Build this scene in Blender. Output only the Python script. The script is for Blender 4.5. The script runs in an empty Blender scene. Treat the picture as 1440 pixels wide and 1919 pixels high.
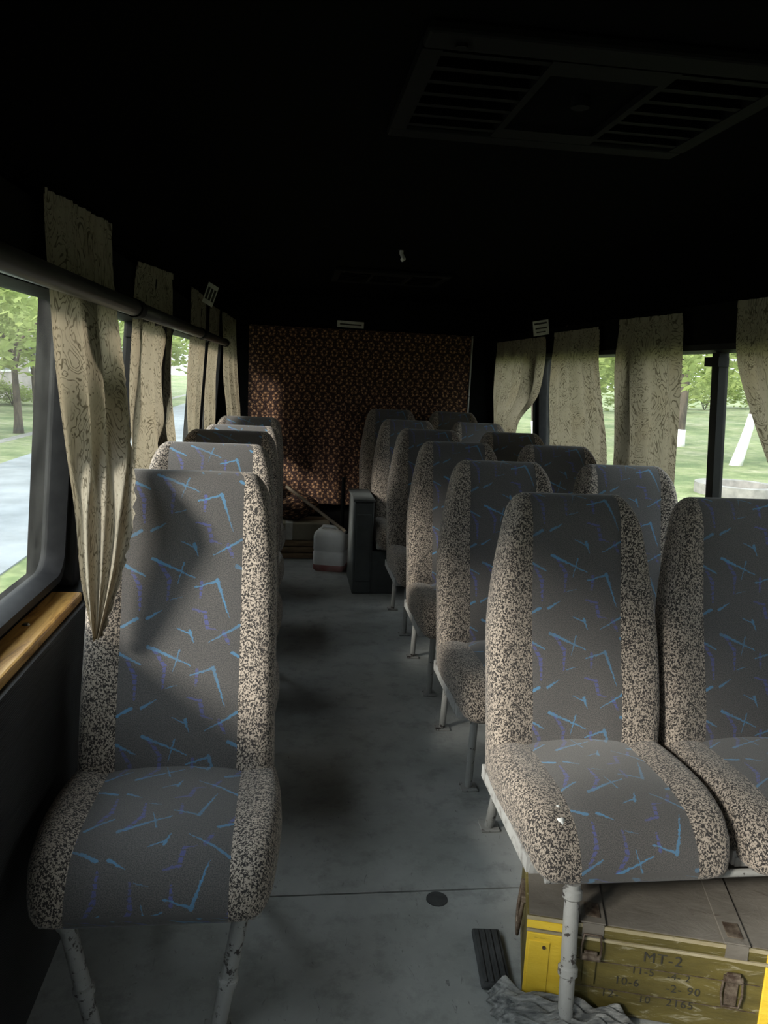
import bpy, bmesh, math, random
from mathutils import Vector, Matrix
from math import sin, cos, pi, radians

random.seed(7)
sc = bpy.context.scene
C = sc.collection

# ------------------------------------------------------------------ camera
cam_d = bpy.data.cameras.new('camera'); cam = bpy.data.objects.new('camera', cam_d); C.objects.link(cam)
sc.camera = cam
CAM_H, PITCH, YAW, ROLL = 1.35, radians(10.27), radians(7.18), radians(2.7)
fw = Vector((sin(YAW)*cos(PITCH), cos(YAW)*cos(PITCH), -sin(PITCH)))
r0 = Vector((cos(YAW), -sin(YAW), 0)); u0 = r0.cross(fw)
r1 = r0*cos(ROLL)+u0*sin(ROLL); u1 = u0*cos(ROLL)-r0*sin(ROLL)
cam.matrix_world = Matrix(((r1.x, u1.x, -fw.x, 0), (r1.y, u1.y, -fw.y, 0), (r1.z, u1.z, -fw.z, CAM_H), (0, 0, 0, 1)))
cam_d.sensor_fit = 'VERTICAL'; cam_d.sensor_height = 36.0; cam_d.lens = 36.0*1441/1919
cam_d.clip_start = 0.02; cam_d.clip_end = 500

# ------------------------------------------------------------------ world, exposure
w = bpy.data.worlds.new('overcast_sky'); sc.world = w; w.use_nodes = True
bg = w.node_tree.nodes['Background']; bg.inputs[0].default_value = (0.86, 0.945, 1.0, 1); bg.inputs[1].default_value = 1.0
# overcast sky: brighter overhead than at the horizon, the same in every direction
_tc = w.node_tree.nodes.new('ShaderNodeTexCoord'); _sp = w.node_tree.nodes.new('ShaderNodeSeparateXYZ'); _mr = w.node_tree.nodes.new('ShaderNodeMapRange')
_mr.inputs[1].default_value = 0.0; _mr.inputs[2].default_value = 1.0; _mr.inputs[3].default_value = 1.0; _mr.inputs[4].default_value = 2.0
w.node_tree.links.new(_tc.outputs['Generated'], _sp.inputs[0]); w.node_tree.links.new(_sp.outputs[2], _mr.inputs[0]); w.node_tree.links.new(_mr.outputs[0], bg.inputs[1])
# low hazy sun from the left front, coming in through the left side windows
sun_d = bpy.data.lights.new('sun', 'SUN'); sun = bpy.data.objects.new('sun', sun_d); C.objects.link(sun)
sun_d.energy = 2.7; sun_d.angle = radians(12); sun_d.color = (1.0, .93, .84)
SUN_AZ, SUN_EL = math.atan2(.50, .80), radians(26.5)
sun.rotation_euler = Vector((cos(SUN_AZ)*cos(SUN_EL), sin(SUN_AZ)*cos(SUN_EL), -sin(SUN_EL))).to_track_quat('-Z', 'Y').to_euler()
sc.view_settings.view_transform = 'Standard'; sc.view_settings.look = 'None'
sc.view_settings.gamma = 1.0; sc.view_settings.use_curve_mapping = False
sc.view_settings.exposure = 1.42
sc.cycles.max_bounces = 8; sc.cycles.diffuse_bounces = 4; sc.cycles.transparent_max_bounces = 16

# ------------------------------------------------------------------ material helpers
def mat(name):
    m = bpy.data.materials.new(name); m.use_nodes = True
    nt = m.node_tree; b = nt.nodes['Principled BSDF']
    return m, nt, b
class N:
    """tiny node-graph helper"""
    def __init__(s, nt): s.nt = nt
    def new(s, t, **kw):
        n = s.nt.nodes.new(t)
        for k, v in kw.items(): setattr(n, k, v)
        return n
    def link(s, a, b): s.nt.links.new(a, b)
    def put(s, sock, v):
        if isinstance(v, bpy.types.NodeSocket): s.nt.links.new(v, sock)
        else: sock.default_value = v
    def math(s, op, a, b=0.0, c=None, clamp=False):
        n = s.new('ShaderNodeMath', operation=op, use_clamp=clamp); s.put(n.inputs[0], a); s.put(n.inputs[1], b)
        if c is not None: s.put(n.inputs[2], c)
        return n.outputs[0]
    def vm(s, op, a, b=None, out=0, scale=None):
        n = s.new('ShaderNodeVectorMath', operation=op); s.put(n.inputs[0], a)
        if b is not None: s.put(n.inputs[1], b)
        if scale is not None: s.put(n.inputs['Scale'], scale)
        return n.outputs[out]
    def noise(s, vec, scale, detail=2.0, rough=.5, dist=0.0):
        n = s.new('ShaderNodeTexNoise'); s.put(n.inputs['Vector'], vec)
        n.inputs['Scale'].default_value = scale; n.inputs['Detail'].default_value = detail
        n.inputs['Roughness'].default_value = rough; n.inputs['Distortion'].default_value = dist
        return n.outputs[0]
    def ramp(s, fac, stops, interp='LINEAR'):
        n = s.new('ShaderNodeValToRGB'); s.put(n.inputs[0], fac); cr = n.color_ramp; cr.interpolation = interp
        while len(cr.elements) < len(stops): cr.elements.new(0.5)
        for e, (p, c) in zip(cr.elements, stops):
            e.position = p; e.color = (c[0], c[1], c[2], 1) if hasattr(c, '__len__') else (c, c, c, 1)
        return n.outputs[0]
    def mix(s, fac, a, b, blend='MIX'):
        n = s.new('ShaderNodeMix', data_type='RGBA', blend_type=blend)
        s.put(n.inputs[0], fac)
        s.put(n.inputs[6], a if isinstance(a, bpy.types.NodeSocket) else (*a, 1))
        s.put(n.inputs[7], b if isinstance(b, bpy.types.NodeSocket) else (*b, 1))
        return n.outputs[2]
    def obj(s): return s.new('ShaderNodeTexCoord').outputs['Object']
    def uv(s): return s.new('ShaderNodeTexCoord').outputs['UV']
    def bump(s, h, strength, dist=.01):
        n = s.new('ShaderNodeBump'); n.inputs['Strength'].default_value = strength; n.inputs['Distance'].default_value = dist
        s.put(n.inputs['Height'], h); return n.outputs[0]
    def scaled(s, vec, sx, sy, sz):
        return s.vm('MULTIPLY', vec, (sx, sy, sz))
M = {}
def simple(name, c1, c2=None, scale=8.0, rough=.7, detail=4, metallic=0, bump=0.0, stretch=(1, 1, 1), lo=.35, hi=.65, spec=.4):
    m, nt, b = mat(name); n = N(nt)
    b.inputs['Roughness'].default_value = rough; b.inputs['Metallic'].default_value = metallic
    if c2 is None: c2 = tuple(x*.75 for x in c1)
    v = n.scaled(n.obj(), *stretch); f = n.noise(v, scale, detail, .6)
    n.link(n.ramp(f, [(lo, c1), (hi, c2)]), b.inputs['Base Color'])
    if bump: n.link(n.bump(f, bump), b.inputs['Normal'])
    b.inputs['Specular IOR Level'].default_value = spec
    M[name] = m; return m

simple('black_plastic', (.006, .006, .006), (.01, .01, .01), rough=.6, spec=.15)
simple('rubber', (.008, .008, .009), (.013, .013, .014), 30, rough=.6, spec=.2)
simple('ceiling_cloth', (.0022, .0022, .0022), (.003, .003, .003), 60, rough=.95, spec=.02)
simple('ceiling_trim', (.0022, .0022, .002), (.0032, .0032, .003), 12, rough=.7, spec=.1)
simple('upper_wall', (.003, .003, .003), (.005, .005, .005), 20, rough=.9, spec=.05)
simple('rail_paint', (.05, .05, .047), (.03, .03, .03), 14, rough=.38)
simple('grey_cabinet', (.09, .10, .10), (.06, .065, .065), 7, rough=.6)
simple('sticker', (.55, .54, .5), (.42, .41, .37), 20, rough=.6)
simple('ink', (.018, .017, .014), (.04, .038, .03), 60, rough=.8)
simple('plywood', (.26, .18, .10), (.15, .10, .055), 9, rough=.7, stretch=(1, 1, 6))
simple('cardboard', (.30, .27, .2), (.2, .18, .13), 6, rough=.85)
simple('stick_wood', (.30, .24, .17), (.18, .14, .1), 18, rough=.7)
simple('plastic_can', (.88, .88, .86), (.75, .75, .73), 6, rough=.4)
simple('red_plastic', (.42, .12, .12), (.5, .3, .28), 9, rough=.4)
simple('rag', (.09, .094, .094), (.33, .33, .315), 42, rough=.95, bump=.8, stretch=(.5, 2, 2))
simple('mat_rubber', (.07, .072, .072), (.035, .036, .036), 10, rough=.8, bump=.2)
simple('bark', (.11, .085, .065), (.045, .036, .03), 9, rough=.95, bump=.6, stretch=(1, 1, .25))
simple('whitewash', (.8, .8, .78), (.6, .59, .55), 6, rough=.9, lo=.45, hi=.8)
simple('concrete', (.24, .23, .21), (.15, .145, .135), 5, rough=.9)
simple('asphalt_pale', (.20, .22, .235), (.14, .155, .165), 1.5, rough=.85)
simple('plaster', (.42, .37, .34), (.3, .27, .25), 1.0, rough=.9)
simple('brass', (.32, .30, .26), (.2, .19, .16), 20, rough=.35, metallic=.8)
simple('grass_blade', (.075, .15, .022), (.13, .21, .045), 3, rough=.8)

def m_metal():
    m, nt, b = mat('chipped_paint'); n = N(nt); o = n.obj()
    f = n.noise(o, 38, 5, .7); f2 = n.noise(o, 6, 3)
    paint = n.mix(f2, (.24, .24, .23), (.36, .36, .345))
    chip = n.ramp(f, [(.57, 0.0), (.62, 1.0)])
    n.link(n.mix(chip, paint, (.035, .028, .026)), b.inputs['Base Color'])
    b.inputs['Roughness'].default_value = .5; n.link(n.bump(f, .25), b.inputs['Normal']); M['chipped_paint'] = m
    m, nt, b = mat('rusty_metal'); n = N(nt); o = n.obj(); f = n.noise(o, 45, 5, .7)
    n.link(n.ramp(f, [(.38, (.15, .12, .09)), (.6, (.05, .032, .022))]), b.inputs['Base Color'])
    b.inputs['Roughness'].default_value = .55; b.inputs['Metallic'].default_value = .3; M['rusty_metal'] = m
m_metal()

simple('white_chipped', (.36, .36, .35), (.16, .15, .14), 30, rough=.5, lo=.5, hi=.66)
def m_speckle():
    m, nt, b = mat('speckled_fabric'); n = N(nt); o = n.obj()
    f = n.noise(n.scaled(o, 1, 1, .8), 250, 2.0, .6, .7)
    f2 = n.noise(o, 5, 3)
    sp = n.ramp(f, [(.475, 0.0), (.535, 1.0)])
    light = n.mix(f2, (.40, .34, .283), (.29, .243, .20))
    n.link(n.mix(sp, (.022, .019, .018), light), b.inputs['Base Color'])
    b.inputs['Roughness'].default_value = .95
    b.inputs['Sheen Weight'].default_value = .15
    n.link(n.bump(f, .4, .003), b.inputs['Normal']); M['speckled_fabric'] = m
m_speckle()

def m_pattern():
    m, nt, b = mat('blue_splinter_fabric'); n = N(nt); uv = n.uv()
    dis = n.vm('SUBTRACT', n.new('ShaderNodeTexNoise').outputs[1], (.5, .5, .5))
    nn = dis.node.inputs[0].links[0].from_node; n.link(uv, nn.inputs['Vector']); nn.inputs['Scale'].default_value = 140; nn.inputs['Detail'].default_value = 1
    p = n.vm('ADD', uv, n.vm('SCALE', dis, scale=.0065))
    TW, TH = .262, .205
    sep = n.new('ShaderNodeSeparateXYZ'); n.link(p, sep.inputs[0])
    # a slow sideways shift per repeat keeps neighbouring repeats from lining up
    row = n.math('FLOOR', n.math('DIVIDE', n.math('ADD', sep.outputs[1], 10*TH), TH))
    xx = n.math('MODULO', n.math('ADD', sep.outputs[0], n.math('ADD', n.math('MULTIPLY', row, -.004), 10*TW+TW/2)), TW)
    yy = n.math('MODULO', n.math('ADD', sep.outputs[1], 10*TH), TH)
    cmb = n.new('ShaderNodeCombineXYZ'); n.link(xx, cmb.inputs[0]); n.link(yy, cmb.inputs[1]); q = cmb.outputs[0]
    # strokes traced in units of a 550 x 410 repeat (x right, y down), widths in the same units
    S = TW/550.0
    cyan = [((28, 12), (235, 100), 12, 5), ((180, 30), (150, 130), 7, 3), ((235, 145), (345, 112), 6, 9), ((345, 108), (408, 285), 13, 3),
            ((436, 40), (545, 92), 13, 6), ((312, 400), (512, 292), 4, 12), ((10, 292), (76, 256), 11, 5),
            ((155, 338), (212, 362), 4, 6), ((218, 350), (238, 405), 12, 4), ((120, 205), (175, 190), 4, 3)]
    violet = [((52, 20), (112, 105), 10, 14), ((112, 105), (104, 205), 14, 7), ((268, 120), (264, 190), 12, 9), ((480, 72), (522, 145), 10, 15),
              ((522, 145), (524, 250), 14, 8), ((226, 246), (292, 262), 7, 9), ((288, 262), (302, 330), 14, 14), ((302, 332), (352, 344), 8, 3),
              ((382, 352), (410, 406), 14, 9)]
    def seg(a, c, wa, wc):
        ax, ay, cx, cy = a[0]*S, TH-a[1]*TH/410, c[0]*S, TH-c[1]*TH/410
        d = (cx-ax, cy-ay, 0); L2 = d[0]**2+d[1]**2
        pa = n.vm('SUBTRACT', q, (ax, ay, 0))
        t = n.math('MULTIPLY', n.vm('DOT_PRODUCT', pa, d, out=1), 1/L2, clamp=True)
        v = n.vm('SUBTRACT', pa, n.vm('SCALE', d, scale=t))
        dist = n.vm('LENGTH', v, out=1)
        wid = n.math('MULTIPLY_ADD', t, (wc-wa)*S*.78, wa*S*.78)
        return n.math('SUBTRACT', wid, dist)
    def union(lst):
        r = None
        for s in lst:
            d = seg(*s); r = d if r is None else n.math('MAXIMUM', r, d)
        return n.math('MULTIPLY', r, 1/.0012, clamp=True)
    mc, mv = union(cyan), union(violet)
    stripe = n.ramp(n.math('SINE', n.math('MULTIPLY', yy, 2*pi/.0135)), [(.0, 1.0), (.62, 1.0), (.72, .12)])
    mv = n.math('MULTIPLY', mv, stripe)
    grain = n.noise(uv, 420, 2, .7); blot = n.noise(uv, 5, 3)
    base = n.mix(blot, (.085, .080, .076), (.122, .113, .104))
    base = n.mix(n.ramp(grain, [(.40, .85), (.6, 0.0)]), base, (.04, .04, .044))
    wear = n.math('MULTIPLY_ADD', n.noise(uv, 11, 3), 1.3, -.02, clamp=True)
    col = n.mix(n.math('MULTIPLY', mv, n.math('MULTIPLY', wear, .75)), base, (.075, .095, .34))
    col = n.mix(n.math('MULTIPLY', mc, n.math('MULTIPLY', wear, .85)), col, (.075, .25, .45))
    n.link(col, b.inputs['Base Color']); b.inputs['Roughness'].default_value = .9
    b.inputs['Sheen Weight'].default_value = .2
    n.link(n.bump(grain, .25, .002), b.inputs['Normal']); M['blue_splinter_fabric'] = m
m_pattern()

def m_curtain():
    m, nt, b = mat('paisley_curtain'); n = N(nt); uv = n.uv()
    v = n.scaled(uv, 1.0, .8, 1.0)
    f = n.noise(v, 5.6, 2.5, .5, 2.3)
    lines = n.math('ABSOLUTE', n.math('SUBTRACT', n.math('FRACT', n.math('MULTIPLY', f, 13.0)), .5))
    lmask = n.ramp(lines, [(.06, 1.0), (.17, 0.0)])
    gate = n.ramp(n.noise(uv, 7, 2), [(.36, 0.05), (.50, 1.0)])
    spots = n.ramp(n.noise(uv, 70, 2), [(.63, 0.0), (.68, .9)])
    k = n.math('MAXIMUM', n.math('MULTIPLY', lmask, gate), spots, clamp=True)
    weave = n.noise(n.scaled(uv, 1, .15, 1), 300, 1)
    base = n.mix(weave, (.40, .365, .295), (.32, .29, .23))
    stain = n.ramp(n.noise(uv, 2.6, 3), [(.5, 0.0), (.8, .55)])
    base = n.mix(stain, base, (.33, .26, .17))
    col = n.mix(n.math('MULTIPLY', k, .85), base, (.09, .078, .055))
    d = n.new('ShaderNodeBsdfDiffuse'); t = n.new('ShaderNodeBsdfTranslucent'); mx = n.new('ShaderNodeMixShader'); mx.inputs[0].default_value = .40
    n.link(col, d.inputs[0]); n.link(n.mix(.5, col, (.92, .74, .53), 'MULTIPLY'), t.inputs[0])
    bp = n.bump(weave, .15, .002); n.link(bp, d.inputs['Normal'])
    n.link(d.outputs[0], mx.inputs[1]); n.link(t.outputs[0], mx.inputs[2])
    n.link(mx.outputs[0], nt.nodes['Material Output'].inputs[0]); nt.nodes.remove(b); M['paisley_curtain'] = m
m_curtain()

def m_carpet():
    m, nt, b = mat('rosette_hanging'); n = N(nt); uv = n.uv()
    T = .080
    dis = n.new('ShaderNodeTexNoise'); n.link(uv, dis.inputs['Vector']); dis.inputs['Scale'].default_value = 45
    p = n.vm('ADD', uv, n.vm('SCALE', n.vm('SUBTRACT', dis.outputs[1], (.5, .5, .5)), scale=.016))
    sep = n.new('ShaderNodeSeparateXYZ'); n.link(p, sep.inputs[0])
    row = n.math('FLOOR', n.math('DIVIDE', n.math('ADD', sep.outputs[1], 100*T*.86), T*.86))
    odd = n.math('MODULO', row, 2.0)
    x = n.math('SUBTRACT', n.math('FRACT', n.math('ADD', n.math('DIVIDE', sep.outputs[0], T), n.math('MULTIPLY_ADD', odd, .5, 100))), .5)
    y = n.math('SUBTRACT', n.math('FRACT', n.math('DIVIDE', n.math('ADD', sep.outputs[1], 100*T*.86), T*.86)), .5)
    r = n.math('SQRT', n.math('ADD', n.math('MULTIPLY', x, x), n.math('MULTIPLY', n.math('MULTIPLY', y, y), .5)))
    ring = n.ramp(n.math('ABSOLUTE', n.math('SUBTRACT', r, .25)), [(.05, 1.0), (.10, 0.0)])
    ang = n.math('ARCTAN2', y, x)
    pet = n.ramp(n.math('SINE', n.math('MULTIPLY', ang, 5.0)), [(.2, 0.2), (.7, 1.0)])
    spots = n.ramp(n.noise(uv, 95, 2), [(.60, 0.0), (.67, .7)])
    k = n.math('MAXIMUM', n.math('MULTIPLY', ring, pet), spots, clamp=True)
    hue = n.noise(uv, 4, 2)
    lt = n.mix(hue, (.48, .27, .125), (.34, .185, .12))
    n.link(n.mix(k, (.020, .007, .006), lt), b.inputs['Base Color']); b.inputs['Roughness'].default_value = .95
    M['rosette_hanging'] = m
m_carpet()

def m_floor():
    m, nt, b = mat('worn_vinyl'); n = N(nt); o = n.obj()
    a = n.noise(o, 1.9, 5, .62); c = n.noise(o, 11, 6, .7); d = n.noise(o, 70, 3, .6)
    base = n.ramp(a, [(.30, (.235, .245, .237)), (.52, (.33, .34, .33)), (.70, (.41, .415, .40))])
    base = n.mix(n.ramp(c, [(.33, .55), (.5, 0.0)]), base, (.16, .167, .16))
    base = n.mix(n.ramp(d, [(.62, 0.0), (.72, .5)]), base, (.36, .36, .34))
    scr = n.noise(n.scaled(o, 1, .35, 1), 38, 4, .7, 2.5)
    base = n.mix(n.ramp(scr, [(.28, .6), (.36, 0.0)]), base, (.04, .042, .042))
    n.link(base, b.inputs['Base Color']); n.link(n.ramp(a, [(.3, .75), (.7, .5)]), b.inputs['Roughness'])
    n.link(n.bump(c, .12), b.inputs['Normal']); M['worn_vinyl'] = m
    m, nt, b = mat('ribbed_wall_vinyl'); n = N(nt); o = n.obj()
    w = n.new('ShaderNodeTexWave'); w.wave_type = 'BANDS'; w.bands_direction = 'Z'; w.inputs['Scale'].default_value = 60; w.inputs['Distortion'].default_value = 1.2; n.link(o, w.inputs['Vector'])
    f = n.noise(o, 5, 4)
    n.link(n.ramp(f, [(.3, (.008, .008, .008)), (.7, (.013, .013, .013))]), b.inputs['Base Color'])
    n.link(n.bump(w.outputs[1], .5, .004), b.inputs['Normal']); b.inputs['Roughness'].default_value = .6; M['ribbed_wall_vinyl'] = m
m_floor()

def m_wood():
    m, nt, b = mat('varnished_wood'); n = N(nt); o = n.scaled(n.obj(), 14, 1.6, 14)
    f = n.noise(o, 4.0, 6, .65, 1.2)
    n.link(n.ramp(f, [(.36, (.24, .115, .03)), (.5, (.50, .27, .075)), (.63, (.62, .37, .12))]), b.inputs['Base Color'])
    b.inputs['Roughness'].default_value = .38; n.link(n.bump(f, .15), b.inputs['Normal']); M['varnished_wood'] = m
m_wood()

def m_crate():
    def worn(name, c1, c2, chip, amt):
        m, nt, b = mat(name); n = N(nt); o = n.obj()
        v = n.scaled(o, .6, 1, 2.4)
        f = n.noise(v, 10, 5, .65); g = n.noise(v, 22, 6, .75, .8)
        base = n.ramp(f, [(.33, c1), (.66, c2)])
        n.link(n.mix(n.ramp(g, [(amt, 0.0), (amt+.1, .85)]), base, chip), b.inputs['Base Color'])
        b.inputs['Roughness'].default_value = .6; n.link(n.bump(g, .25), b.inputs['Normal']); M[name] = m
    worn('olive_paint', (.058, .046, .008), (.115, .092, .02), (.27, .245, .165), .565)
    worn('lid_paint', (.095, .084, .07), (.15, .135, .115), (.06, .045, .035), .60)
    worn('yellow_paint', (.62, .41, .02), (.74, .53, .05), (.16, .12, .02), .60)
    worn('lid_edge', (.36, .32, .22), (.24, .20, .11), (.10, .08, .03), .58)
m_crate()

def m_glass():
    m, nt, b = mat('window_glass'); n = N(nt)
    t = n.new('ShaderNodeBsdfTransparent'); t.inputs[0].default_value = (.97, .985, .98, 1)
    g = n.new('ShaderNodeBsdfGlossy'); g.inputs['Roughness'].default_value = .02
    mx = n.new('ShaderNodeMixShader'); mx.inputs[0].default_value = .045; n.link(t.outputs[0], mx.inputs[1]); n.link(g.outputs[0], mx.inputs[2])
    d = n.new('ShaderNodeBsdfDiffuse'); d.inputs[0].default_value = (.6, .6, .56, 1)
    tl = n.new('ShaderNodeBsdfTranslucent'); tl.inputs[0].default_value = (.6, .6, .56, 1)
    m2 = n.new('ShaderNodeMixShader'); m2.inputs[0].default_value = .5; n.link(d.outputs[0], m2.inputs[1]); n.link(tl.outputs[0], m2.inputs[2])
    m3 = n.new('ShaderNodeMixShader'); dirt = n.ramp(n.noise(n.scaled(n.obj(), 1, 1, .5), 9, 5, .7), [(.40, .012), (.78, .06)])
    n.link(dirt, m3.inputs[0]); n.link(mx.outputs[0], m3.inputs[1]); n.link(m2.outputs[0], m3.inputs[2])
    n.link(m3.outputs[0], nt.nodes['Material Output'].inputs[0]); nt.nodes.remove(b); M['window_glass'] = m
m_glass()

def m_outdoor():
    m, nt, b = mat('grass_ground'); n = N(nt); o = n.obj()
    f = n.noise(o, .35, 5, .6); g = n.noise(o, 4, 5, .7)
    h = n.noise(o, 1.1, 4, .65)
    base = n.ramp(n.math('MULTIPLY_ADD', h, .5, n.math('MULTIPLY', f, .5)), [(.40, (.07, .11, .03)), (.5, (.17, .20, .08)), (.66, (.28, .27, .18))])
    n.link(n.mix(n.ramp(g, [(.4, .6), (.6, 0.0)]), base, (.055, .08, .02)), b.inputs['Base Color']); b.inputs['Roughness'].default_value = .95; M['grass_ground'] = m
    for nm, c1, c2 in (('leaf', (.20, .26, .07), (.30, .35, .14)), ('leaf_dark', (.13, .18, .06), (.20, .25, .09))):
        m, nt, b = mat(nm); n = N(nt); f = n.noise(n.obj(), 1.4, 3)
        col = n.ramp(f, [(.35, c1), (.65, c2)])
        d = n.new('ShaderNodeBsdfDiffuse'); t = n.new('ShaderNodeBsdfTranslucent'); mx = n.new('ShaderNodeMixShader'); mx.inputs[0].default_value = .5
        n.link(col, d.inputs[0]); n.link(col, t.inputs[0]); n.link(d.outputs[0], mx.inputs[1]); n.link(t.outputs[0], mx.inputs[2])
        n.link(mx.outputs[0], nt.nodes['Material Output'].inputs[0]); nt.nodes.remove(b); M[nm] = m
m_outdoor()

# ------------------------------------------------------------------ mesh helpers
class MB:
    def __init__(s): s.v = []; s.f = []; s.uv = []
    def quad(s, a, b_, c, d, uv=None): s.f.append((a, b_, c, d)); s.uv.append(uv)
    def box(s, x0, x1, y0, y1, z0, z1, fn=None, bev=0.0):
        if bev > 0:
            bm = bmesh.new(); bmesh.ops.create_cube(bm, size=1)
            for v in bm.verts: v.co = Vector(((x0+x1)/2+v.co.x*(x1-x0), (y0+y1)/2+v.co.y*(y1-y0), (z0+z1)/2+v.co.z*(z1-z0)))
            bmesh.ops.bevel(bm, geom=bm.edges[:], offset=bev, segments=2, affect='EDGES', profile=.5)
            k = len(s.v); bm.verts.index_update()
            for v in bm.verts: s.v.append(fn(*v.co) if fn else tuple(v.co))
            for f in bm.faces: s.f.append(tuple(k+v.index for v in f.verts)); s.uv.append(None)
            bm.free(); return s
        k = len(s.v)
        for p in ((x0, y0, z0), (x1, y0, z0), (x1, y1, z0), (x0, y1, z0), (x0, y0, z1), (x1, y0, z1), (x1, y1, z1), (x0, y1, z1)):
            s.v.append(fn(*p) if fn else p)
        for f in ((0, 3, 2, 1), (4, 5, 6, 7), (0, 1, 5, 4), (1, 2, 6, 5), (2, 3, 7, 6), (3, 0, 4, 7)):
            s.f.append(tuple(k+i for i in f)); s.uv.append(None)
        return s
    def tube(s, pts, rad, n=10, cap=True):
        pts = [Vector(p) for p in pts]; rr = rad if hasattr(rad, '__len__') else [rad]*len(pts)
        k = len(s.v); up = None
        for i, p in enumerate(pts):
            d = (pts[min(i+1, len(pts)-1)]-pts[max(i-1, 0)])
            if d.length < 1e-9: d = pts[-1]-pts[0]
            d.normalize()
            if up is None: up = Vector((0, 0, 1)) if abs(d.z) < .9 else Vector((1, 0, 0))
            a = d.cross(up).normalized(); up = a.cross(d).normalized()
            for j in range(n):
                t = 2*pi*j/n; s.v.append(tuple(p+a*cos(t)*rr[i]+up*sin(t)*rr[i]))
        for i in range(len(pts)-1):
            for j in range(n):
                s.f.append((k+i*n+j, k+(i+1)*n+j, k+(i+1)*n+(j+1) % n, k+i*n+(j+1) % n)); s.uv.append(None)
        if cap:
            s.f.append(tuple(k+j for j in range(n))); s.uv.append(None)
            e = k+(len(pts)-1)*n; s.f.append(tuple(e+n-1-j for j in range(n))); s.uv.append(None)
        return s
    def grid(s, rows, uvs=None):
        k = len(s.v); nr, nc = len(rows), len(rows[0])
        for r in rows: s.v.extend(tuple(p) for p in r)
        for i in range(nr-1):
            for j in range(nc-1):
                s.f.append((k+i*nc+j, k+i*nc+j+1, k+(i+1)*nc+j+1, k+(i+1)*nc+j))
                s.uv.append((uvs[i][j], uvs[i][j+1], uvs[i+1][j+1], uvs[i+1][j]) if uvs else None)
        return s
    def mesh(s, name, material, smooth=False, angle=None):
        me = bpy.data.meshes.new(name); me.from_pydata(s.v, [], s.f); me.update()
        if any(u is not None for u in s.uv):
            ul = me.uv_layers.new(name='UVMap'); i = 0
            for f, u in zip(s.f, s.uv):
                for k in range(len(f)):
                    ul.data[i].uv = u[k] if u is not None else (0, 0); i += 1
        bm = bmesh.new(); bm.from_mesh(me); bmesh.ops.recalc_face_normals(bm, faces=bm.faces[:]); bm.to_mesh(me); bm.free()
        if smooth:
            me.polygons.foreach_set('use_smooth', [True]*len(me.polygons))
            if angle: me.set_sharp_from_angle(angle=radians(angle))
        me.materials.append(M[material]); return me
    def build(s, name, material, parent=None, smooth=False, angle=None):
        o = bpy.data.objects.new(name, s.mesh(name, material, smooth, angle)); C.objects.link(o)
        if parent is not None: o.parent = parent
        return o
def tag(o, label, cat=None, group=None, kind=None):
    o['label'] = label
    if cat: o['category'] = cat
    if group: o['group'] = group
    if kind: o['kind'] = kind
    return o
def thing(name, label, cat, loc=(0, 0, 0), rotz=0.0, group=None):
    o = bpy.data.objects.new(name, None); C.objects.link(o); o.empty_display_size = .1
    o.location = loc; o.rotation_euler = (0, 0, rotz)
    return tag(o, label, cat, group)
def struct(o, label): return tag(o, label, kind='structure')
def copy_tree(o, parent=None):
    c = o.copy(); C.objects.link(c)
    if parent is not None: c.parent = parent
    for ch in list(o.children): copy_tree(ch, c)
    return c

# ------------------------------------------------------------------ the bus body
YF, YR = -1.35, 6.05            # front and rear inner faces
XL, XR = -.51, 1.55             # inner faces of the lower side walls
WL, WR = -.615, 1.655           # glass planes at sill height
CX = (XL+XR)/2; CEIL = 1.9
Z_SILL, Z_TOP = .80, 1.50
LEAN = .075
def lean_l(x, y, z): return (x+LEAN*max(0, z-Z_SILL), y, z)
def lean_r(x, y, z): return (x-LEAN*max(0, z-Z_SILL), y, z)

# floor: a dark underfloor and two vinyl sheets that meet in a joint across the aisle
fl = struct(MB().box(XL-.1, XR+.1, YF-.05, YR+.05, -.08, -.006).build('floor', 'mat_rubber'), 'grey vinyl bus floor in the aisle, scuffed and stained')
MB().box(XL, XR, YF, 1.797, -.006, 0).build('floor_sheet', 'worn_vinyl', fl)
MB().box(XL, XR, 1.803, YR, -.006, 0).build('floor_sheet', 'worn_vinyl', fl)
capm = MB().tube([(.41, 1.765, -.004), (.41, 1.765, .0025)], .028, 20); capm.build('floor_plug', 'mat_rubber', fl, True, 40)

WIN = [(-.85, .55), (.66, 2.005), (2.11, 3.37), (3.49, 4.84), (4.96, 5.86)]    # window spans along the bus
def side_wall(name, lab, inner, glass, fn, door=None):
    s = 1 if glass > inner else -1
    m = MB()
    out = glass+s*.05
    y0 = YF-.05
    spans = [(y0, YR+.05)] if not door else [(y0, door[0]), (door[1], YR+.05)]
    for a, b_ in spans: m.box(min(inner, out), max(inner, out), a, b_, -.75, Z_SILL-.065, fn)      # dado
    m2 = MB()
    for a, b_ in spans: m2.box(min(inner+s*.085, out), max(inner+s*.085, out), a, b_, Z_SILL-.065, Z_SILL, fn)
    m2.box(min(glass-s*.03, out), max(glass-s*.03, out), y0, YR+.05, Z_TOP, 1.66, fn)
    edges = [y0]
    for a, b_ in WIN:
        if door and a < door[1] and b_ > door[0]: continue
        edges += [a, b_]
    edges.append(YR+.05)
    if door: # pillars around the doorway
        edges = [y0, door[0], door[1]] + [e for e in edges[1:]]
        edges = sorted(set(edges))
    for a, b_ in zip(edges[0::2], edges[1::2]):
        m2.box(min(glass-s*.03, out), max(glass-s*.03, out), a, b_, Z_SILL, Z_TOP, fn)
    wl = struct(m.build(name, 'ribbed_wall_vinyl'), lab)
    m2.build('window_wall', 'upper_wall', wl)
    return wl
side_wall('wall_left', 'black side wall of the bus with grained vinyl below the windows', XL, WL, lean_l)
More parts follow.
